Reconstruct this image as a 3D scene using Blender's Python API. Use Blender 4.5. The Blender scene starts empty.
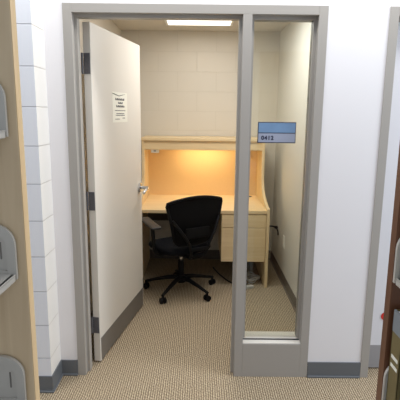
import bpy, bmesh, math, random
from mathutils import Vector, Matrix, Euler
random.seed(7)
SC = bpy.context.scene
COL = SC.collection
PI = math.pi

# ------------------------------------------------------------------ camera
cam_data = bpy.data.cameras.new('camera')
cam = bpy.data.objects.new('camera', cam_data); COL.objects.link(cam)
cam_data.sensor_fit = 'HORIZONTAL'; cam_data.sensor_width = 36.0
cam_data.lens = 449.48 / 400.0 * 36.0
cam_data.clip_start = 0.02
F = Vector((0.00300193, 0.98219867, -0.18782107)).normalized()
R = Vector((0.99994739, -0.00110605, 0.01019808)).normalized()
U = R.cross(F).normalized()
M = Matrix(((R.x, U.x, -F.x, 0.7403), (R.y, U.y, -F.y, -2.5518), (R.z, U.z, -F.z, 1.6087), (0, 0, 0, 1)))
cam.matrix_world = M
SC.camera = cam

# ------------------------------------------------------------------ world, lights, exposure
SC.view_settings.view_transform = 'Standard'
SC.view_settings.look = 'None'
SC.view_settings.gamma = 1.0
SC.view_settings.use_curve_mapping = False
SC.view_settings.exposure = 0.0
w = bpy.data.worlds.new('world'); SC.world = w; w.use_nodes = True
wb = w.node_tree.nodes['Background']
wb.inputs[0].default_value = (0.82, 0.90, 1.0, 1); wb.inputs[1].default_value = 0.69


def area(name, loc, rot, sx, sy, power, color):
    l = bpy.data.lights.new(name, 'AREA'); l.shape = 'RECTANGLE'; l.size = sx; l.size_y = sy
    l.energy = power; l.color = color
    o = bpy.data.objects.new(name, l); COL.objects.link(o)
    o.location = loc; o.rotation_euler = rot
    return o


# corridor ceiling lights (ceiling strip above the door wall) and the daylight from the windows to the right
area('corridor_ceiling_light', (0.9, -0.42, 2.95), (math.radians(10), 0, 0), 4.2, 0.25, 46, (1.0, 0.985, 0.96))
area('corridor_window_daylight', (4.6, -1.0, 1.75), (math.radians(90), 0, math.radians(82)), 1.5, 2.3, 74, (0.88, 0.94, 1.0))
area('office_ceiling_light', (0.73, 1.86, 2.425), (0, 0, 0), 0.56, 0.20, 1.2, (1.0, 0.98, 0.94))
area('office_front_fill', (0.95, 1.00, 2.43), (0, 0, 0), 0.60, 0.70, 18, (1.0, 0.99, 0.96))  # unseen fill lamp, added to brighten the door and office walls
area('office_task_light', (0.80, 2.12, 1.285), (0, 0, 0), 0.50, 0.05, 2.2, (1.0, 0.80, 0.46))


# ------------------------------------------------------------------ materials
def s2l(c):
    return tuple((x / 255 / 12.92) if x / 255 <= 0.04045 else ((x / 255 + 0.055) / 1.055) ** 2.4 for x in c)


def mat(name, rgb, rough=0.6, metal=0.0, bump=0.0, bscale=60, var=0.0, vscale=4, spec=0.5, coords='Object'):
    m = bpy.data.materials.new(name); m.use_nodes = True
    nt = m.node_tree; N = nt.nodes; L = nt.links; b = N['Principled BSDF']
    c = s2l(rgb)
    b.inputs['Base Color'].default_value = (*c, 1); b.inputs['Roughness'].default_value = rough
    b.inputs['Metallic'].default_value = metal; b.inputs['Specular IOR Level'].default_value = spec
    tc = N.new('ShaderNodeTexCoord')
    if var:
        n = N.new('ShaderNodeTexNoise'); n.inputs['Scale'].default_value = vscale; n.inputs['Detail'].default_value = 5
        L.new(tc.outputs[coords], n.inputs['Vector'])
        mx = N.new('ShaderNodeMix'); mx.data_type = 'RGBA'
        mx.inputs[6].default_value = (*[x * (1 - var) for x in c], 1); mx.inputs[7].default_value = (*[min(1, x * (1 + var)) for x in c], 1)
        L.new(n.outputs['Fac'], mx.inputs[0]); L.new(mx.outputs[2], b.inputs['Base Color'])
    if bump:
        n2 = N.new('ShaderNodeTexNoise'); n2.inputs['Scale'].default_value = bscale; n2.inputs['Detail'].default_value = 3
        L.new(tc.outputs[coords], n2.inputs['Vector'])
        bp = N.new('ShaderNodeBump'); bp.inputs['Strength'].default_value = bump; bp.inputs['Distance'].default_value = 0.002
        L.new(n2.outputs['Fac'], bp.inputs['Height']); L.new(bp.outputs[0], b.inputs['Normal'])
    return m


def wood(name, c1, c2, rough=0.45, scale=(26, 26, 1.6)):
    m = bpy.data.materials.new(name); m.use_nodes = True
    nt = m.node_tree; N = nt.nodes; L = nt.links; b = N['Principled BSDF']
    tc = N.new('ShaderNodeTexCoord'); mp = N.new('ShaderNodeMapping'); mp.inputs['Scale'].default_value = scale
    n = N.new('ShaderNodeTexNoise'); n.inputs['Scale'].default_value = 1.0; n.inputs['Detail'].default_value = 6; n.inputs['Distortion'].default_value = 0.8
    r = N.new('ShaderNodeValToRGB'); r.color_ramp.elements[0].position = 0.33; r.color_ramp.elements[1].position = 0.7
    r.color_ramp.elements[0].color = (*s2l(c1), 1); r.color_ramp.elements[1].color = (*s2l(c2), 1)
    L.new(tc.outputs['Object'], mp.inputs[0]); L.new(mp.outputs[0], n.inputs['Vector']); L.new(n.outputs['Fac'], r.inputs[0])
    L.new(r.outputs[0], b.inputs['Base Color']); b.inputs['Roughness'].default_value = rough
    bp = N.new('ShaderNodeBump'); bp.inputs['Strength'].default_value = 0.08; bp.inputs['Distance'].default_value = 0.001
    L.new(n.outputs['Fac'], bp.inputs['Height']); L.new(bp.outputs[0], b.inputs['Normal'])
    return m


def block(name, rgb, jrgb, axes='XZ', z0=0.0105, x0=0.0, rough=0.55, jw=0.006, dist=0.004, vary=1.0, bw=0.4064):
    """painted concrete block: grooves every 0.2032 m in height, running bond 0.4064 m"""
    m = bpy.data.materials.new(name); m.use_nodes = True
    nt = m.node_tree; N = nt.nodes; L = nt.links; b = N['Principled BSDF']
    tc = N.new('ShaderNodeTexCoord'); sp = N.new('ShaderNodeSeparateXYZ'); cb = N.new('ShaderNodeCombineXYZ')
    L.new(tc.outputs['Object'], sp.inputs[0])
    ax = N.new('ShaderNodeMath'); ax.operation = 'ADD'; ax.inputs[1].default_value = 10 * 0.4064 - x0
    az = N.new('ShaderNodeMath'); az.operation = 'ADD'; az.inputs[1].default_value = -z0 + 0.2032 * 4
    L.new(sp.outputs[axes[0]], ax.inputs[0]); L.new(sp.outputs['Z'], az.inputs[0])
    L.new(ax.outputs[0], cb.inputs[0]); L.new(az.outputs[0], cb.inputs[1])
    br = N.new('ShaderNodeTexBrick'); br.inputs['Scale'].default_value = 1.0
    br.inputs['Brick Width'].default_value = bw; br.inputs['Row Height'].default_value = 0.2032
    br.inputs['Mortar Size'].default_value = jw; br.inputs['Mortar Smooth'].default_value = 0.6
    c = s2l(rgb)
    br.inputs['Color1'].default_value = (*c, 1); br.inputs['Color2'].default_value = (*[x * 0.985 * vary for x in c], 1)
    br.inputs['Mortar'].default_value = (*s2l(jrgb), 1); br.offset = 0.5
    L.new(cb.outputs[0], br.inputs['Vector']); L.new(br.outputs['Color'], b.inputs['Base Color'])
    n = N.new('ShaderNodeTexNoise'); n.inputs['Scale'].default_value = 130; n.inputs['Detail'].default_value = 3
    L.new(tc.outputs['Object'], n.inputs['Vector'])
    bp0 = N.new('ShaderNodeBump'); bp0.inputs['Strength'].default_value = 0.25; bp0.inputs['Distance'].default_value = 0.001
    L.new(n.outputs['Fac'], bp0.inputs['Height'])
    bp = N.new('ShaderNodeBump'); bp.invert = True; bp.inputs['Strength'].default_value = 0.8; bp.inputs['Distance'].default_value = dist
    L.new(br.outputs['Fac'], bp.inputs['Height']); L.new(bp0.outputs[0], bp.inputs['Normal']); L.new(bp.outputs[0], b.inputs['Normal'])
    b.inputs['Roughness'].default_value = rough
    return m


def carpet():
    m = bpy.data.materials.new('loop_carpet'); m.use_nodes = True
    nt = m.node_tree; N = nt.nodes; L = nt.links; b = N['Principled BSDF']
    tc = N.new('ShaderNodeTexCoord'); sp = N.new('ShaderNodeSeparateXYZ'); L.new(tc.outputs['Object'], sp.inputs[0])

    def math_(op, a, bb=None, v=None):
        k = N.new('ShaderNodeMath'); k.operation = op
        L.new(a, k.inputs[0])
        if bb is not None: L.new(bb, k.inputs[1])
        if v is not None: k.inputs[1].default_value = v
        return k.outputs[0]
    px = 0.0135; py = 0.026
    # wobble of the ribs
    nz = N.new('ShaderNodeTexNoise'); nz.inputs['Scale'].default_value = 22; nz.inputs['Detail'].default_value = 2
    L.new(tc.outputs['Object'], nz.inputs['Vector'])
    wob = math_('MULTIPLY', math_('SUBTRACT', nz.outputs['Fac'], v=0.5), v=0.010)
    sx = math_('SINE', math_('MULTIPLY', math_('ADD', sp.outputs['X'], wob), v=2 * PI / px))
    # alternate ribs shift the dashes
    row = math_('MULTIPLY', math_('FLOOR', math_('DIVIDE', sp.outputs['X'], v=px)), v=py * 0.37)
    sy = math_('SINE', math_('MULTIPLY', math_('ADD', math_('ADD', sp.outputs['Y'], row), wob), v=2 * PI / py))
    n2 = N.new('ShaderNodeTexNoise'); n2.inputs['Scale'].default_value = 120; n2.inputs['Detail'].default_value = 2
    L.new(tc.outputs['Object'], n2.inputs['Vector'])
    h = math_('ADD', math_('MULTIPLY', sx, v=0.24), math_('MULTIPLY', sy, v=0.07))
    h = math_('ADD', h, math_('MULTIPLY', math_('SUBTRACT', n2.outputs['Fac'], v=0.5), v=1.3))
    h = math_('ADD', h, v=0.5)
    r = N.new('ShaderNodeValToRGB'); e = r.color_ramp.elements
    e[0].position = 0.05; e[0].color = (*s2l((88, 75, 60)), 1); e[1].position = 0.9; e[1].color = (*s2l((212, 195, 168)), 1)
    k = e.new(0.5); k.color = (*s2l((152, 136, 113)), 1)
    L.new(h, r.inputs[0]); L.new(r.outputs[0], b.inputs['Base Color'])
    bp = N.new('ShaderNodeBump'); bp.inputs['Strength'].default_value = 0.5; bp.inputs['Distance'].default_value = 0.004
    L.new(h, bp.inputs['Height']); L.new(bp.outputs[0], b.inputs['Normal'])
    b.inputs['Roughness'].default_value = 0.95; b.inputs['Specular IOR Level'].default_value = 0.1
    return m


def emit(name, rgb, s):
    m = bpy.data.materials.new(name); m.use_nodes = True
    b = m.node_tree.nodes['Principled BSDF']
    b.inputs['Base Color'].default_value = (*s2l(rgb), 1)
    b.inputs['Emission Color'].default_value = (*s2l(rgb), 1); b.inputs['Emission Strength'].default_value = s
    return m


def glass(name):
    m = bpy.data.materials.new(name); m.use_nodes = True
    nt = m.node_tree; N = nt.nodes; L = nt.links; out = N['Material Output']; N.remove(N['Principled BSDF'])
    t = N.new('ShaderNodeBsdfTransparent'); t.inputs[0].default_value = (0.95, 0.97, 0.95, 1)
    g = N.new('ShaderNodeBsdfGlossy'); g.inputs['Roughness'].default_value = 0.02
    fr = N.new('ShaderNodeFresnel'); fr.inputs['IOR'].default_value = 1.45
    mx = N.new('ShaderNodeMixShader'); L.new(fr.outputs[0], mx.inputs[0]); L.new(t.outputs[0], mx.inputs[1]); L.new(g.outputs[0], mx.inputs[2])
    L.new(mx.outputs[0], out.inputs[0])
    return m


MAT = dict(
    wall=mat('corridor_wall_paint', (231, 230, 234), 0.6, bump=0.1, bscale=180),
    pier=block('painted_block_pier_cool_light', (230, 233, 241), (190, 193, 203), 'XZ', x0=-0.106, jw=0.0035, bw=9.0),  # cool copy for the front face: its bluish light put into the colour
    pier_lit_side=None,
    cmu=block('cream_painted_block', (220, 212, 198), (213, 205, 190), 'XZ', x0=0.1, jw=0.003, dist=0.0015),
    cmuy=block('cream_painted_block_side', (220, 212, 198), (213, 205, 190), 'YZ', x0=0.1, jw=0.003, dist=0.0015),
    cream=mat('cream_wall_paint', (222, 219, 211), 0.6, bump=0.12, bscale=150),
    ceil=mat('ceiling_paint', (214, 207, 195), 0.8, bump=0.3, bscale=200, var=0.04, vscale=40),
    carpet=carpet(),
    frame=mat('frame_grey_paint', (163, 159, 154), 0.42, bump=0.05, bscale=200),
    door=mat('door_cream_paint', (221, 216, 208), 0.5, bump=0.06, bscale=200),
    door2=mat('neighbour_door_paint', (222, 222, 228), 0.5, bump=0.06, bscale=200),
    kick=mat('kick_plate_bronze', (118, 113, 108), 0.45, metal=0.2),
    kick2=mat('kick_plate_grey', (158, 158, 163), 0.45, metal=0.2),
    base=mat('vinyl_base_grey', (100, 104, 109), 0.45, var=0.05, vscale=10),
    baseb=mat('vinyl_base_brown', (96, 88, 80), 0.5),
    hinge=mat('hinge_steel_dark', (96, 95, 100), 0.4, metal=0.1, var=0.15, vscale=60),
    chrome=mat('satin_chrome', (205, 205, 208), 0.22, metal=1.0),
    maple=wood('maple_laminate', (222, 196, 152), (234, 210, 168)),
    maple_h=wood('maple_laminate_across', (222, 196, 152), (234, 210, 168), scale=(1.6, 26, 26)),
    tack=mat('peach_tack_panel', (236, 202, 150), 0.8, bump=0.2, bscale=300, var=0.03, vscale=50),
    dark=mat('underdesk_shade', (62, 54, 48), 0.6),
    black=mat('black_plastic', (15, 15, 17), 0.45, spec=0.15, bump=0.1, bscale=300),
    mesh=mat('black_mesh_fabric', (10, 10, 12), 0.85, spec=0.15, bump=0.5, bscale=500),
    seat=mat('black_seat_fabric', (14, 15, 20), 0.9, spec=0.15, bump=0.4, bscale=400),
    pad=mat('armrest_grey_black', (56, 54, 54), 0.5),
    cap=mat('sill_lit_pale', (236, 232, 224), 0.4),  # pale tone puts the overhead light on the sill into its colour
    white=mat('white_plastic', (246, 244, 236), 0.4),
    paper=mat('white_paper', (238, 236, 226), 0.7),
    ink=mat('grey_ink', (92, 92, 96), 0.7),
    inkd=mat('dark_ink', (44, 40, 40), 0.7),
    lamp=emit('ceiling_light_lens', (255, 250, 240), 1.8),
    tube=emit('task_light_lens', (255, 222, 160), 2.5),
    sblue=mat('sign_blue_reflection', (120, 152, 190), 0.25, var=0.12, vscale=14),  # blue mottling puts a reflection on the insert into its colour
    sgrey=mat('sign_lilac_insert', (160, 168, 190), 0.35),
    sframe=mat('sign_dark_frame', (60, 66, 84), 0.4),
    navy=mat('sign_navy_digits', (28, 36, 66), 0.5),
    ply=wood('bookcase_maple', (204, 180, 146), (217, 195, 162), 0.5),
    edge=wood('bookcase_maple_edge', (208, 178, 134), (220, 192, 150), 0.5),
    brown_wood=wood('bookcase_red_brown', (92, 58, 38), (114, 74, 50), 0.4),  # end panel wood, browner and darker than the left one
    steel=mat('shelf_grey_steel', (190, 186, 179), 0.4, metal=0.15),
    steel2=mat('shelf_grey_steel_recess', (134, 130, 123), 0.45, metal=0.15),
    red=mat('red_tag', (206, 40, 34), 0.5),
    cordg=mat('grey_cord', (186, 184, 180), 0.5),
    glass=glass('sidelight_glass'),
)


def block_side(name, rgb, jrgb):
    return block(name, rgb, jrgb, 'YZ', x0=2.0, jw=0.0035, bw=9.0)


MAT['pier_lit_side'] = block_side('painted_block_pier_warm_light', (234, 231, 226), (216, 211, 205))  # warm copy, fainter joints: the bright side light put into the colour


# ------------------------------------------------------------------ mesh helpers
class MB:
    def __init__(s):
        s.bm = bmesh.new()

    def box(s, x0, x1, y0, y1, z0, z1, mtx=None, bev=0.0, seg=2):
        r = bmesh.ops.create_cube(s.bm, size=1.0); vs = r['verts']
        for v in vs:
            v.co = Vector((x0 + (v.co.x + .5) * (x1 - x0), y0 + (v.co.y + .5) * (y1 - y0), z0 + (v.co.z + .5) * (z1 - z0)))
        if bev:
            es = list({e for v in vs for e in v.link_edges})
            rb = bmesh.ops.bevel(s.bm, geom=es, offset=bev, segments=seg, affect='EDGES', profile=0.5)
            vs = list({v for f in rb['faces'] for v in f.verts} | {v for v in vs if v.is_valid})
        if mtx is not None:
            bmesh.ops.transform(s.bm, matrix=mtx, verts=[v for v in vs if v.is_valid])
        return s

    def prism(s, pts, axis, a0, a1):
        """polygon pts (u,v) extruded along axis; axis 'X': (u,v)=(y,z); 'Y': (x,z); 'Z': (x,y)"""
        def P(u, v, a):
            return {'X': (a, u, v), 'Y': (u, a, v), 'Z': (u, v, a)}[axis]
        A = [s.bm.verts.new(P(u, v, a0)) for u, v in pts]; B = [s.bm.verts.new(P(u, v, a1)) for u, v in pts]
        s.bm.faces.new(A); s.bm.faces.new(B[::-1])
        n = len(pts)
        for i in range(n):
            s.bm.faces.new((A[i], B[i], B[(i + 1) % n], A[(i + 1) % n]))
        return s

    def cyl(s, p0, p1, r0, r1=None, n=20):
        if r1 is None: r1 = r0
        p0 = Vector(p0); p1 = Vector(p1); d = p1 - p0; q = d.to_track_quat('Z', 'Y').to_matrix().to_4x4()
        m = Matrix.Translation((p0 + p1) / 2) @ q
        bmesh.ops.create_cone(s.bm, cap_ends=True, segments=n, radius1=r0, radius2=r1, depth=d.length, matrix=m)
        return s

    def ball(s, c, r, sc=(1, 1, 1)):
        bmesh.ops.create_uvsphere(s.bm, u_segments=16, v_segments=10, radius=r, matrix=Matrix.Translation(c) @ Matrix.Diagonal((*sc, 1)))
        return s

    def tube(s, pts, r, n=10, closed=False, flat=1.0):
        pts = [Vector(p) for p in pts]; k = len(pts); rings = []; prev = None
        for i, p in enumerate(pts):
            if closed: t = pts[(i + 1) % k] - pts[i - 1]
            else: t = pts[min(i + 1, k - 1)] - pts[max(i - 1, 0)]
            t.normalize()
            if prev is None:
                a = Vector((0, 0, 1)) if abs(t.z) < 0.9 else Vector((0, 1, 0))
                u = t.cross(a).normalized()
            else:
                u = (prev - t * prev.dot(t)).normalized()
            prev = u; v = t.cross(u)
            rr = r[i] if isinstance(r, (list, tuple)) else r
            rings.append([s.bm.verts.new(p + (u * math.cos(2 * PI * j / n) + v * math.sin(2 * PI * j / n) * flat) * rr) for j in range(n)])
        for i in range(k if closed else k - 1):
            a = rings[i]; b = rings[(i + 1) % k]
            for j in range(n):
                s.bm.faces.new((a[j], a[(j + 1) % n], b[(j + 1) % n], b[j]))
        if not closed:
            s.bm.faces.new(rings[0][::-1]); s.bm.faces.new(rings[-1])
        return s

    def build(s, name, m, parent=None, smooth=False, mats=None):
        bmesh.ops.recalc_face_normals(s.bm, faces=s.bm.faces)
        me = bpy.data.meshes.new(name); s.bm.to_mesh(me); s.bm.free()
        me.materials.append(m)
        if smooth:
            for p in me.polygons: p.use_smooth = True
        o = bpy.data.objects.new(name, me); COL.objects.link(o)
        if parent: o.parent = parent
        if smooth:
            md = o.modifiers.new('edge_split', 'EDGE_SPLIT'); md.split_angle = math.radians(40)
        return o


def spline(pts, n=8):
    P = [Vector(p) for p in pts]; out = []
    for i in range(len(P) - 1):
        a = P[max(i - 1, 0)]; b = P[i]; c = P[i + 1]; d = P[min(i + 2, len(P) - 1)]
        for j in range(n):
            t = j / n
            out.append(0.5 * ((2 * b) + (c - a) * t + (2 * a - 5 * b + 4 * c - d) * t * t + (3 * b - a - 3 * c + d) * t ** 3))
    out.append(P[-1]); return out


def empty(name, loc, rz=0.0):
    o = bpy.data.objects.new(name, None); o.empty_display_size = 0.1; COL.objects.link(o)
    o.location = loc; o.rotation_euler = (0, 0, rz); return o


def tag(o, label=None, cat=None, group=None, kind=None):
    if label: o['label'] = label
    if cat: o['category'] = cat
    if group: o['group'] = group
    if kind: o['kind'] = kind
    return o


def struct(o, label, cat): return tag(o, label, cat, kind='structure')


def copy_tree(o, parent=None):
    c = o.copy(); COL.objects.link(c)
    if parent: c.parent = parent
    for ch in list(o.children): copy_tree(ch, c)
    return c


# ------------------------------------------------------------------ room dimensions
H = 2.185; FW = 0.049; FD = 0.145
W = 1.427; ML, MR = 0.970, 1.020
XL, XR, D, C = -0.078, 1.567, 2.334, 2.451
KX, KP = -0.106, 0.172

# ------------------------------------------------------------------ structure
struct(MB().box(-2.2, 3.4, -5.0, 2.6, -0.1, 0).build('floor', MAT['carpet']), 'beige and brown ribbed loop carpet running from the corridor into the office', 'floor')
wf = MB()
wf.box(-2.2, 0.0, 0.006, 0.135, 0, 3.0); wf.box(W, 1.758, 0.006, 0.135, 0, 3.0)
wf.box(0.0, W, 0.006, 0.135, H, 3.0); wf.box(1.758, 2.770, 0.006, 0.135, H, 3.0); wf.box(2.770, 3.4, 0.006, 0.135, 0, 3.0)
struct(wf.build('wall_front', MAT['wall']), 'smooth white corridor wall around the grey door frames', 'wall')
pier = MB().box(-0.75, KX, -KP, 0.006, 0, 3.0).build('wall_pier', MAT['pier'])
pier.data.materials.append(MAT['pier_lit_side'])
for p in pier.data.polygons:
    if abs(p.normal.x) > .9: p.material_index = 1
struct(pier, 'white painted concrete block pier projecting left of the door frame', 'wall')
struct(MB().box(XL - 0.1, XR + 0.1, D, D + 0.12, 0, C).build('wall_back', MAT['cmu']), 'cream painted block wall behind the desk', 'wall')
struct(MB().box(XL - 0.1, XL, 0.135, D, 0, C).build('wall_left', MAT['cmuy']), 'cream office wall behind the open door', 'wall')
struct(MB().box(XR, XR + 0.1, 0.135, D, 0, C).build('wall_right', MAT['cream']), 'cream office wall seen through the sidelight with an outlet low down', 'wall')
struct(MB().box(XL - 0.1, XR + 0.1, 0.135, D + 0.12, C, C + 0.1).build('ceiling', MAT['ceil']), 'tan office ceiling around the light panel', 'ceiling')


def base(name, x0, x1, y0, y1, m, label, toe=(0, -1)):
    b = MB().box(x0, x1, y0, y1, 0.006, 0.102, bev=0.0015, seg=1)
    tx, ty = toe
    b.box(x0 + min(0, tx) * .008, x1 + max(0, tx) * .008, y0 + min(0, ty) * .010, y1 + max(0, ty) * .010, 0, 0.012, bev=0.004)
    return struct(b.build(name, m), label, 'baseboard')


base('baseboard_front', -0.106, -0.001, -0.001, 0.006, MAT['base'], 'short dark grey vinyl baseboard between block pier and door frame')
base('baseboard_front', W + 0.001, 1.757, -0.001, 0.006, MAT['base'], 'dark grey vinyl baseboard between the two door frames')
pb = MB()
pb.box(-0.75, KX + .006, -KP - .007, -KP, 0.006, 0.102); pb.box(-0.75, KX + .014, -KP - .016, -KP, 0, 0.012, bev=.004)
pb.box(KX, KX + .007, -KP, -0.001, 0.006, 0.102); pb.box(KX, KX + .016, -KP, -0.001, 0, 0.012, bev=.004)
struct(pb.build('baseboard_pier', MAT['base']), 'dark grey vinyl baseboard wrapped round the block pier', 'baseboard')
base('baseboard_right', XR - 0.007, XR, 0.15, D - 0.002, MAT['baseb'], 'dark baseboard along the right office wall', toe=(-1, 0))
base('baseboard_back', XL + .008, XR - 0.017, D - 0.007, D, MAT['baseb'], 'dark baseboard under the desk on the back wall')
base('baseboard_left', XL, XL + .007, 0.15, D - 0.002, MAT['baseb'], 'dark baseboard behind the open door', toe=(1, 0))

# ---- steel frame with sidelight (trim_1)
t1 = struct(empty('trim_1', (0, 0, 0)), 'grey steel frame holding the open door and the tall sidelight', 'door frame')


def jamb(x0, x1, stopL, stopR, parent, z1=H, name='jamb'):
    b = MB().box(x0, x1, 0, FD, 0, z1, bev=0.0015, seg=1)
    if stopL: b.box(x0 - .016, x0, .045, .098, 0, 2.137)
    if stopR: b.box(x1, x1 + .016, .045, .098, 0, 2.137)
    return b.build(name, MAT['frame'], parent)


jamb(0, FW, False, True, t1)
jamb(ML, MR, True, False, t1, z1=2.1375, name='mullion')
jamb(W - FW, W, False, False, t1)
hb = MB().box(FW, W - FW, 0, FD, 2.137, H, bev=0.0015, seg=1); hb.box(FW + .016, ML - .016, .045, .098, 2.121, 2.137)
hb.build('header', MAT['frame'], t1)
MB().box(MR, W - FW, 0, FD, 0, 0.222, bev=0.0015, seg=1).build('sill_panel', MAT['frame'], t1)
MB().box(MR + .001, W - FW - .001, .006, .141, .222, .226).build('sill_lit_cap', MAT['cap'], t1)['label'] = 'sill cap coloured pale as if lit from above'
MB().box(MR, W - FW, .046, .052, .226, .231).build('sill_stop_shade', MAT['black'], t1)  # black strip stands in for the stop's shaded front face
MB().box(MR, W - FW, .052, .1405, .226, .234).build('sill_lit_stop', MAT['cap'], t1)['label'] = 'glazing stop coloured pale as if lit from above'
gs = MB()
for y0, y1 in ((.048, .072), (.080, .110)):
    gs.box(MR, W - FW, y0, y1, 2.119, 2.137)
    gs.box(MR, MR + .016, y0, y1, .240, 2.119); gs.box(W - FW - .016, W - FW, y0, y1, .240, 2.119)
gs.build('glazing_stop', MAT['frame'], t1)
w1 = struct(empty('window_1', (1.2, 0.076, 0.23)), 'tall narrow clear sidelight pane beside the open door', 'window')
p = MB().box(MR + .004, W - FW - .004, .073, .079, .226, 2.133).build('pane', MAT['glass'], w1)
p.location = (-1.2, -0.076, -0.23)


# ---- doors
def lever(parent, x, z, side=-1):
    """lever handle on the face at local y=0 (side -1) pointing to the hinge"""
    s = side; y0 = 0 if s < 0 else 0.045
    hb_ = MB()
    hb_.cyl((x, y0, z), (x, y0 + s * .012, z), .038, n=28)
    hb_.cyl((x, y0 + s * .012, z), (x, y0 + s * .018, z), .038, .024, n=28)
    hb_.cyl((x, y0 + s * .015, z), (x, y0 + s * .072, z), .013)
    o = hb_.build('handle', MAT['chrome'], parent, smooth=True); o['label'] = 'satin chrome lever handle'
    lv = MB().tube(spline([(x, y0 + s * .070, z), (x - .03, y0 + s * .078, z), (x - .08, y0 + s * .080, z - .006), (x - .120, y0 + s * .074, z - .022)], 6),
                   .012, n=12).build('lever', MAT['chrome'], o, smooth=True)
    return o


def make_door(name, loc, rz, dm, km, kz, label):
    d = struct(empty(name, loc, rz), label, 'door')
    MB().box(0, .914, 0, .045, .010, 2.118, bev=.0015, seg=1).build('slab', dm, d)
    k = MB().box(.012, .902, -.0015, 0, .014, kz, bev=.0005, seg=1).build('kick_plate', km, d)
    lever(d, .852, 1.030, -1); lever(d, .852, 1.030, 1)
    return d


d1 = make_door('door_1', (.1105, .146, 0), math.atan2(.983, .183), MAT['door'], MAT['kick'], .168, 'open cream office door with a paper notice and dark kick plate')
d2 = make_door('door_2', (1.815, .100, 0), 0.0, MAT['door2'], MAT['kick2'], .168, 'closed pale door at the right edge behind the brown bookcase')
MB().box(.914, .9155, .010, .035, .99, 1.07).build('latch_plate', MAT['chrome'], d1)
for z0, z1 in ((.207, .318), (1.02, 1.135), (1.831, 1.948)):
    hg = MB().box(-.0035, 0, .004, .043, z0, z1, bev=.001, seg=1)
    hg.cyl((-.006, .050, z0), (-.006, .050, z1), .0062, n=14)
    hg.box(-.004, -.001, .048, .058, z0, z1)
    for q in (.2, .5, .8):
        zz = z0 + (z1 - z0) * q
        hg.cyl((-.0045, .016 + .014 * (q == .5), zz), (-.0030, .016 + .014 * (q == .5), zz), .004, n=10)
    hg.build('hinge', MAT['hinge'], d1)

# second frame
t2 = struct(empty('trim_2', (0, 0, 0)), 'grey steel frame of the neighbouring closed door', 'door frame')
X2 = 1.758
b = MB().box(X2, X2 + FW, 0, FD, 0, H, bev=.0015, seg=1); b.box(X2 + FW, X2 + FW + .016, .045, .098, 0, 2.137); b.build('jamb', MAT['frame'], t2)
b = MB().box(X2 + FW + .921, X2 + 2 * FW + .921, 0, FD, 0, H, bev=.0015, seg=1); b.box(X2 + FW + .905, X2 + FW + .921, .045, .098, 0, 2.137); b.build('jamb', MAT['frame'], t2)
b = MB().box(X2 + FW, X2 + FW + .921, 0, FD, 2.137, H, bev=.0015, seg=1); b.box(X2 + FW + .016, X2 + FW + .905, .045, .098, 2.121, 2.137); b.build('header', MAT['frame'], t2)

# ------------------------------------------------------------------ things on the walls and doors
# paper notice on the door (thing of its own)
ang = math.atan2(.983, .183)
nt_ = tag(empty('paper_notice', (.1105, .146, 0), ang), 'white landscape paper notice with grey lines of text taped to the open door', 'notice')
MB().box(.318, .602, -.0012, -.0002, 1.548, 1.748).build('sheet', MAT['paper'], nt_)
def bars(rows, m, name):
    b = MB()
    for x0, x1, z0, z1, n in rows:
        st = (x1 - x0) / n
        for i in range(n):
            g = st * (.18 if i % 3 else .30)
            b.box(x0 + i * st, x0 + (i + 1) * st - g, -.0020, -.0010, z0, z1 - (z1 - z0) * (.25 if i % 2 else 0))
    return b.build(name, m, nt_)
bars([(.37, .545, 1.694, 1.709, 9), (.42, .51, 1.671, 1.684, 5), (.385, .545, 1.648, 1.663, 8)], MAT['ink'], 'heading_lines')
bars([(.36, .565, 1.624, 1.629, 16), (.385, .54, 1.603, 1.609, 12), (.375, .55, 1.592, 1.597, 14), (.365, .45, 1.567, 1.572, 6), (.505, .55, 1.573, 1.579, 3)], MAT['ink'], 'small_lines')
MB().prism([(.322, 1.7395), (.44, 1.7255), (.555, 1.7385), (.56, 1.7375), (.44, 1.7215), (.322, 1.7345)], 'Y', -.0022, -.0010).build('top_rule', MAT['inkd'], nt_)

# room sign on the sidelight glass
sx0, sx1, sz0, sz1 = 1.077, 1.297, 1.448, 1.568
sg = tag(empty('room_sign', (1.187, .0715, 1.448)), 'blue and lilac room number sign fixed to the sidelight glass', 'sign')
def sp(b, n, m):
    o = b.build(n, m, sg); o.location = (-1.187, -.0715, -1.448); return o
sp(MB().box(sx0, sx1, .0660, .0725, sz0, sz1, bev=.0015, seg=1), 'backing', MAT['sframe'])
sp(MB().box(sx0 + .004, sx1 - .004, .0645, .0662, sz0 + .060, sz1 - .005), 'blue_insert', MAT['sblue'])
sp(MB().box(sx0 + .004, sx1 - .004, .0645, .0662, sz0 + .005, sz0 + .055), 'number_insert', MAT['sgrey'])


def text(name, body, size, loc, rot, m, parent, wx=1.0):
    cu = bpy.data.curves.new(name, 'FONT'); cu.body = body; cu.size = size; cu.extrude = .0006; cu.space_character = 1.15; cu.offset = size * 0.035
    to = bpy.data.objects.new(name + '_src', cu); COL.objects.link(to)
    bpy.context.view_layer.update()
    dg = bpy.context.evaluated_depsgraph_get()
    me = bpy.data.meshes.new_from_object(to.evaluated_get(dg)); me.name = name
    bpy.data.objects.remove(to)
    me.materials.clear(); me.materials.append(m)
    o = bpy.data.objects.new(name, me); COL.objects.link(o); o.parent = parent
    o.location = loc; o.rotation_euler = rot; o.scale = (wx, 1, 1); return o


text('room_number', '0412', .032, (1.098 - 1.187, .0640 - .0715, sz0 + .019 - 1.448), (PI / 2, 0, 0), MAT['navy'], sg)

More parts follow.
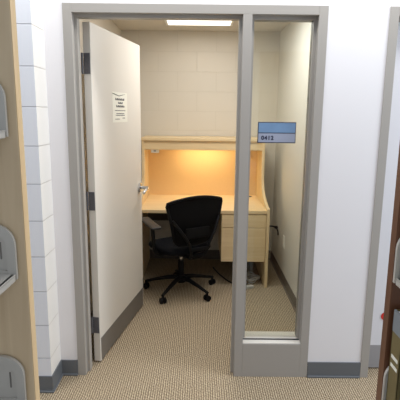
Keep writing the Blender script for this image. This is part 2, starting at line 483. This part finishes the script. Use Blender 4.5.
# outlet low on right wall
ol = tag(empty('wall_outlet', (XR, 1.625, .405)), 'white duplex outlet low on the right office wall', 'outlet')
MB().box(-.006, 0, -.038, .038, -.060, .060, bev=.002).build('cover_plate', MAT['white'], ol)
for z in (-.022, .022):
    b = MB().cyl((-.008, 0, z), (-.005, 0, z), .016, n=20)
    b.build('socket', MAT['white'], ol, smooth=True)

# red tag on the neighbouring door
tag(MB().cyl((1.926, .0965, .365), (1.926, .1000, .365), .026, n=28).build('red_tag', MAT['red']), 'small red round tag low on the pale door at the right edge', 'tag')

# ceiling light
cl = tag(empty('ceiling_light', (.73, 1.86, C)), 'bright rectangular light panel in the office ceiling', 'light')
b = MB()
for a in ((-.315, .315, -.135, -.115), (-.315, .315, .115, .135), (-.315, -.295, -.115, .115), (.295, .315, -.115, .115)):
    b.box(a[0], a[1], a[2], a[3], -.012, 0)
b.build('frame', MAT['white'], cl)
MB().box(-.295, .295, -.115, .115, -.008, 0).build('diffuser', MAT['lamp'], cl)

# ------------------------------------------------------------------ desk with hutch
DX0, DX1 = .170, 1.395
dk = tag(empty('desk', ((DX0 + DX1) / 2, 1.9, 0)), 'maple laminate desk with hutch, curved side panels and a hanging drawer pedestal', 'desk')
def dp(b, n, m, parent=dk, smooth=False):
    o = b.build(n, m, parent, smooth=smooth); 
    if parent is dk: o.location = (-(DX0 + DX1) / 2, -1.9, 0)
    return o
crv = [(1.470, 0.0), (1.470, .752)] + [(v.x, v.y) for v in spline([(1.470, .758, 0), (1.57, .772, 0), (1.71, .800, 0), (1.83, .850, 0), (1.90, .925, 0), (1.93, 1.03, 0), (1.935, 1.20, 0)], 5)] + [(1.935, 1.346), (2.322, 1.346), (2.322, 0)]
for x0 in (DX0, DX1 - .026):
    dp(MB().prism(crv, 'X', x0, x0 + .026), 'side_panel', MAT['maple'])
dp(MB().box(DX0 + .026, DX1 - .026, 1.492, 2.30, .708, .738, bev=.002), 'desktop', MAT['maple_h'])
dp(MB().box(DX0 - .004, DX1 + .004, 1.922, 2.324, 1.346, 1.376, bev=.003), 'hutch_top', MAT['maple_h'])
dp(MB().box(DX0 + .026, DX1 - .026, 1.945, 1.965, 1.256, 1.346, bev=.002), 'valance', MAT['maple_h'])
dp(MB().box(DX0 + .026, DX1 - .026, 2.296, 2.314, .738, 1.346), 'tack_panel', MAT['tack'])
dp(MB().box(DX0 + .026, DX1 - .026, 2.16, 2.178, .48, .708), 'underdesk_shade_panel', MAT['dark'])  # dark brown sheet stands in for the shade beneath the desktop
# task light under hutch
tl = dp(MB().box(.50, 1.10, 2.07, 2.17, 1.325, 1.346, bev=.004), 'task_light', MAT['white'])
MB().box(.52, 1.08, 2.085, 2.155, 1.319, 1.325).build('lens', MAT['tube'], tl)
sw = dp(MB().box(.258, .335, 1.966, 2.015, 1.222, 1.268, bev=.003), 'switch_box', MAT['white'])
MB().box(.285, .308, 1.963, 1.967, 1.234, 1.252, bev=.001).build('switch_rocker', MAT['cordg'], sw)
# grommet
gm = MB().cyl((1.285, 2.22, .738), (1.285, 2.22, .742), .028, n=24); dp(gm, 'grommet', MAT['black'])
# pedestal
PX0, PX1 = .953, 1.369
pd = dp(MB().box(PX0 + .003, PX1, 1.515, 2.10, .245, .708), 'pedestal', MAT['maple'])
for z0, z1 in ((.578, .700), (.247, .572)):
    dr = MB().box(PX0 + .002, PX1 - .002, 1.496, 1.515, z0, z1, bev=.002).build('drawer', MAT['maple_h'], pd)

# power cord from under the desk to the right wall
pc = tag(empty('power_cord', (1.48, 1.95, 0)), 'black power cord with a plug, between the desk side and the right office wall', 'cord')
for nm, bmb in (('cable', MB().tube(spline([(1.408, 2.05, .40), (1.45, 1.97, .47), (1.50, 1.93, .485), (1.535, 1.915, .475), (1.553, 1.905, .44), (1.557, 1.90, .40)], 8), .008)),
                ('plug', MB().ball((1.535, 1.915, .478), .019, (1.1, .9, .8)))):
    q = bmb.build(nm, MAT['black'], pc, smooth=True); q.location = (-1.48, -1.95, 0)
pts = []
for i in range(70):
    a = i * .42; r = .062 + .016 * math.sin(i * 1.3)
    pts.append((1.270 + r * math.cos(a), 1.64 + r * 1.2 * math.sin(a), .012 + i * .0007 + .004 * math.sin(i)))
tag(MB().tube(pts, .005, n=8).build('coiled_cable', MAT['cordg'], smooth=True), 'coiled grey cable on the carpet under the drawer pedestal', 'cable')
tag(MB().tube(spline([(.90, 2.02, .008), (.93, 1.90, .008), (.98, 1.75, .008), (1.06, 1.58, .008), (1.15, 1.52, .008), (1.23, 1.56, .008)], 8), .006, n=8)
    .build('loose_cable', MAT['black'], smooth=True), 'black cable lying loose on the carpet under the desk', 'cable')
pa = tag(empty('power_adapter', (1.225, 1.45, 0), .5), 'small pale power adapter on the carpet beside the coiled cable', 'adapter')
MB().box(-.040, .040, -.022, .022, .0, .028, bev=.006).build('adapter_body', MAT['cordg'], pa)
MB().tube(spline([(.038, 0, .014), (.06, .03, .010), (.05, .09, .008), (.01, .13, .008)], 6), .004, n=8).build('adapter_lead', MAT['cordg'], pa, smooth=True)

# ------------------------------------------------------------------ office chair
ROT = math.radians(32)
ch = tag(empty('office_chair', (.585, 1.385, 0), ROT), 'black mesh back office chair on castors in front of the desk', 'chair')
# base star
st = MB()
st.cyl((0, 0, .09), (0, 0, .155), .045, .036, n=24)
spokes = [math.radians(a) - ROT for a in (-115.8, -43.8, 28.2, 100.2, 172.2)]
RB = .330
for a in spokes:
    c, s_ = math.cos(a), math.sin(a)
    st.tube([(c * .02, s_ * .02, .135), (c * .12, s_ * .12, .126), (c * .22, s_ * .22, .104), (c * (RB + .008), s_ * (RB + .008), .074)], [.026, .023, .018, .014], n=12, flat=.8)
st.build('star_base', MAT['black'], ch, smooth=True)
for i, a in enumerate(spokes):
    c, s_ = math.cos(a), math.sin(a); q = a + .9 + i * .5
    u = Vector((-math.sin(q), math.cos(q), 0)); ctr = Vector((c * RB, s_ * RB, .027))
    k = MB()
    for sd in (-1, 1):
        k.cyl(ctr + u * sd * .008, ctr + u * sd * .026, .027, .025, n=22)
    k.cyl(ctr - u * .008, ctr + u * .008, .012, n=12)
    k.cyl(ctr + Vector((0, 0, .01)), ctr + Vector((0, 0, .055)), .010, n=12)
    k.build('castor', MAT['black'], ch, smooth=True)
g = MB().cyl((0, 0, .13), (0, 0, .30), .026, n=20); g.build('gas_lift_cover', MAT['black'], ch, smooth=True)
MB().cyl((0, 0, .30), (0, 0, .375), .014, n=16).build('gas_lift', MAT['chrome'], ch, smooth=True)
m_ = MB().box(-.075, .075, -.12, .10, .365, .415, bev=.012); m_.box(-.055, .055, -.245, -.10, .372, .398, bev=.008)
m_.build('tilt_mechanism', MAT['black'], ch)
MB().tube([(.07, .02, .385), (.16, .03, .385), (.22, .035, .378)], .006).ball((.225, .035, .378), .013, (1.6, 1, .7)).build('height_lever', MAT['black'], ch, smooth=True)
# seat cushion (superellipse, domed)
sm = MB(); NU = 40; rings = []
for (k, z, in_) in ((0, .410, .030), (1, .412, .010), (2, .428, .0), (3, .452, .0), (4, .468, .012), (5, .478, .045), (6, .482, .11)):
    ring = []
    for j in range(NU):
        a = 2 * PI * j / NU; ca, sa = math.cos(a), math.sin(a)
        ex = 2 / 3.6
        x = (.250 - in_) * math.copysign(abs(ca) ** ex, ca); y = .030 + (.240 - in_) * math.copysign(abs(sa) ** ex, sa)
        zz = z - .030 * max(0, (y - .13) / .12) ** 2
        ring.append(sm.bm.verts.new((x, y, zz)))
    rings.append(ring)
for a_, b_ in zip(rings, rings[1:]):
    for j in range(NU):
        sm.bm.faces.new((a_[j], a_[(j + 1) % NU], b_[(j + 1) % NU], b_[j]))
sm.bm.faces.new(rings[0][::-1]); sm.bm.faces.new(rings[-1])
sm.build('seat', MAT['seat'], ch, smooth=True)


# backrest
def back_pt(u, v):
    """u -1..1, v 0..1"""
    hw = .165 + .112 * (v ** .8)
    if v > .93: hw -= .012 * ((v - .93) / .07) ** 2
    z = .500 + v * .385 + .040 * (1 - u * u) * v ** 3
    if v < .15: hw -= .03 * ((.15 - v) / .15) ** 2
    y = -.215 - .055 * v - .030 * math.sin(PI * min(1, v * 1.1)) + .030 * u * u
    return Vector((u * hw, y, z))


bk = MB(); nu, nv = 18, 16; fr, rr = [], []
for j in range(nv + 1):
    a_, b_ = [], []
    for i in range(nu + 1):
        p = back_pt(-1 + 2 * i / nu, j / nv)
        a_.append(bk.bm.verts.new(p + Vector((0, .005, 0)))); b_.append(bk.bm.verts.new(p - Vector((0, .005, 0))))
    fr.append(a_); rr.append(b_)
for j in range(nv):
    for i in range(nu):
        bk.bm.faces.new((fr[j][i], fr[j][i + 1], fr[j + 1][i + 1], fr[j + 1][i])); bk.bm.faces.new((rr[j][i], rr[j + 1][i], rr[j + 1][i + 1], rr[j][i + 1]))
for i in range(nu):
    bk.bm.faces.new((fr[0][i], rr[0][i], rr[0][i + 1], fr[0][i + 1])); bk.bm.faces.new((fr[nv][i], fr[nv][i + 1], rr[nv][i + 1], rr[nv][i]))
for j in range(nv):
    bk.bm.faces.new((fr[j][0], fr[j + 1][0], rr[j + 1][0], rr[j][0])); bk.bm.faces.new((fr[j][nu], rr[j][nu], rr[j + 1][nu], fr[j + 1][nu]))
bk.build('backrest', MAT['mesh'], ch, smooth=True)
loop = [back_pt(-1 + 2 * i / 20, 1) for i in range(20)] + [back_pt(1, 1 - j / 14) for j in range(14)] + [back_pt(1 - 2 * i / 16, 0) for i in range(16)] + [back_pt(-1, j / 14) for j in range(14)]
MB().tube(loop, .012, n=10, closed=True).build('back_frame', MAT['black'], ch, smooth=True)
lp = MB().box(-.115, .115, -.006, .012, .575, .665, bev=.006, mtx=Matrix.Translation((0, -.285, 0)))
lp.build('lumbar_pad', MAT['black'], ch)
sup = MB()
for sgn in (-1, 1):
    sup.tube(spline([back_pt(sgn * .96, .62) - Vector((0, .012, 0)), (sgn * .165, -.305, .64), (sgn * .105, -.315, .54), (sgn * .070, -.300, .44), (sgn * .045, -.24, .388), (sgn * .04, -.16, .384)], 6), .013, n=10)
sup.box(-.085, .085, -.325, -.295, .470, .496, bev=.008)
sup.box(-.070, .070, -.300, -.262, .405, .432, bev=.008)
sup.build('back_support', MAT['black'], ch, smooth=True)
for sgn in (-1, 1):
    ar = MB().tube(spline([(sgn * .06, -.02, .392), (sgn * .20, -.02, .392), (sgn * .268, -.02, .42), (sgn * .285, -.01, .52), (sgn * .285, 0, .664)], 6), .017, n=12)
    ao = ar.build('armrest', MAT['black'], ch, smooth=True)
    MB().box(-.045, .045, -.13, .14, -.012, .012, bev=.011, seg=3, mtx=Matrix.Translation((sgn * .292, .03, .668)) @ Matrix.Rotation(math.radians(9), 4, 'X')).build('arm_pad', MAT['pad'], ao)

# ------------------------------------------------------------------ library bookcases (cantilever steel shelving with wooden end panels)
PY = -1.400                                     # near face of the end panels
def end_bracket(x_in, x_out, z0, h, y, parent, m1, m2):
    """flat steel bracket with a rounded upper front corner; x_out is the aisle side"""
    s = 1 if x_out > x_in else -1; r = .058
    def prof(inset, rr):
        xo = x_out - s * inset; xi = x_in + s * inset; zt = z0 + h - inset; zb = z0 + inset
        pts = [(xi, zb), (xo, zb)]
        for k in range(9):
            a = k / 8 * PI / 2
            pts.append((xo - s * rr + s * rr * math.cos(a), zt - rr + rr * math.sin(a)))
        pts.append((xi, zt)); return pts
    b = MB(); outer = prof(0, r); inner = prof(.024, r - .020)
    n = len(outer)
    # rolled rim
    A = [b.bm.verts.new((u, y - .010, v)) for u, v in outer]; B = [b.bm.verts.new((u, y - .010, v)) for u, v in inner]
    A2 = [b.bm.verts.new((u, y, v)) for u, v in outer]; B2 = [b.bm.verts.new((u, y - .004, v)) for u, v in inner]
    for i in range(n):
        j = (i + 1) % n
        b.bm.faces.new((A[i], A[j], B[j], B[i])); b.bm.faces.new((A2[i], A2[j], A[j], A[i])); b.bm.faces.new((B[i], B[j], B2[j], B2[i]))
    b.bm.faces.new(B2); b.bm.faces.new(A2[::-1])
    o = b.build('end_bracket', m1, parent)
    sl = MB()
    xs = sorted((x_out - s * .042, x_out - s * .038))
    sl.box(xs[0], xs[1], y - .0052, y - .0038, z0 + .055, z0 + h - .050)
    sl.build('bracket_slot', MAT['kick'], o)
    return o


def bookcase(name, side, x_edge, x_far, pm, em, label, shelf_x, shelves, y_end):
    """side +1: stands left, aisle to +x; -1: stands right"""
    o = tag(empty(name, ((x_edge + x_far) / 2, (PY + y_end) / 2, 0)), label, 'bookcase')
    off = (-(x_edge + x_far) / 2, -(PY + y_end) / 2, 0)
    def bb(b, n, m, parent=None):
        q = b.build(n, m, parent or o)
        if parent is None: q.location = off
        return q
    xa, xb = sorted((x_edge, x_far))
    ep = bb(MB().box(xa, xb, PY, PY + .034, 0, 2.15, bev=.002), 'end_panel', pm)
    ed = sorted((x_edge, x_edge + side * .0015))
    be = MB().box(ed[0], ed[1], PY + .001, PY + .033, 0.002, 2.148); be.build('edge_band', em, ep)
    xm = (x_edge + x_far) / 2
    for yy in (PY - .04, y_end + .04, (PY + y_end) / 2):
        bb(MB().box(xm - .025, xm + .025, yy - .02, yy + .02, 0, 2.10), 'upright_post', MAT['steel'])
    bb(MB().box(min(shelf_x, xm), max(shelf_x, xm), y_end, PY - .004, 0, .09, bev=.003), 'base_shelf', MAT['steel'])
    for z in shelves:
        x_in = xm + side * .03
        sh = MB()
        x0, x1 = sorted((x_in, shelf_x - side * .002))
        sh.box(x0, x1, y_end, PY - .016, z, z + .004)
        f0, f1 = sorted((shelf_x - side * .002, shelf_x - side * .014))
        sh.box(f0, f1, y_end, PY - .016, z - .016, z + .004, bev=.003)
        so = bb(sh, 'shelf', MAT['steel'])
        end_bracket(x_in, shelf_x, z - .012, .152, PY - .004, so, MAT['steel'], MAT['steel2'])
    return o


bookcase('bookcase', 1, .280, -.26, MAT['ply'], MAT['edge'], 'empty grey steel shelving with a pale maple end panel at the left edge', .258, (.805, 1.182, 1.560, 1.94), -3.3)
bookcase('bookcase', -1, 1.267, 1.80, MAT['brown_wood'], MAT['brown_wood'], 'bookcase with a red-brown end panel and books at the right edge', 1.265, (.805, 1.182, 1.560, 1.94), -3.3)


def book(x, y0, t, h, d, z, cm, pm, label, marks=None, grp='books on the right bookcase', lean=0):
    """spine faces -x (aisle) at x; thickness along -y"""
    o = tag(empty('book', (x, y0, z)), label, 'book', grp)
    o.rotation_euler = (math.radians(lean), 0, 0)
    c = MB()
    c.box(0, .004, -t, 0, 0, h, bev=.001, seg=1); c.box(0, d, -t, -t + .0025, 0, h); c.box(0, d, -.0025, 0, 0, h)
    c.build('cover', cm, o)
    MB().box(.004, d - .006, -t + .0025, -.0025, .004, h - .004).build('page_block', pm, o)
    if marks:
        for zz, hh in marks:
            q = MB().box(-.0006, .0002, -t * .85, -t * .15, zz, zz + hh).build('spine_label', MAT['paper'], o); q['label'] = 'white call number label'
    return o


olive = mat('book_cloth_olive', (118, 104, 66), 0.7, bump=.3, bscale=400, var=.1, vscale=20)
cream_c = mat('book_cover_cream', (206, 202, 190), 0.5, var=.05, vscale=20)
blue_c = mat('book_cover_blue_grey', (128, 134, 140), 0.5, var=.05, vscale=20)
yell_c = mat('book_cover_yellow', (186, 170, 96), 0.5, var=.08, vscale=20)
page = mat('book_pages', (196, 196, 200), 0.8, bump=.5, bscale=600)
zs = .811
bk1 = book(1.272, -1.416, .055, .285, .19, zs, olive, page, 'tall olive book with blue-grey top band on the lower right shelf', marks=((.150, .010), (.125, .010)))
MB().box(-.0005, .004, -.0548, -.0002, .225, .2855).build('top_band', blue_c, bk1)['label'] = 'blue-grey band'
book(1.284, -1.472, .040, .245, .18, zs, blue_c, page, 'blue-grey book beside the thick olive one on the lower right shelf', marks=((.05, .02),))
book(1.280, -1.513, .045, .235, .18, zs, olive, page, 'second olive cloth book, nearer the viewer, on the lower right shelf', marks=((.04, .02),))
zs = 1.188
book(1.277, -1.416, .030, .12, .17, zs, cream_c, page, 'cream book on the middle right shelf against the end bracket')
book(1.272, -1.447, .040, .14, .17, zs, yell_c, page, 'yellow book on the middle right shelf beside the cream one', marks=((.03, .02),))
book(1.280, -1.488, .036, .20, .17, zs, blue_c, page, 'blue-grey book on the middle right shelf')
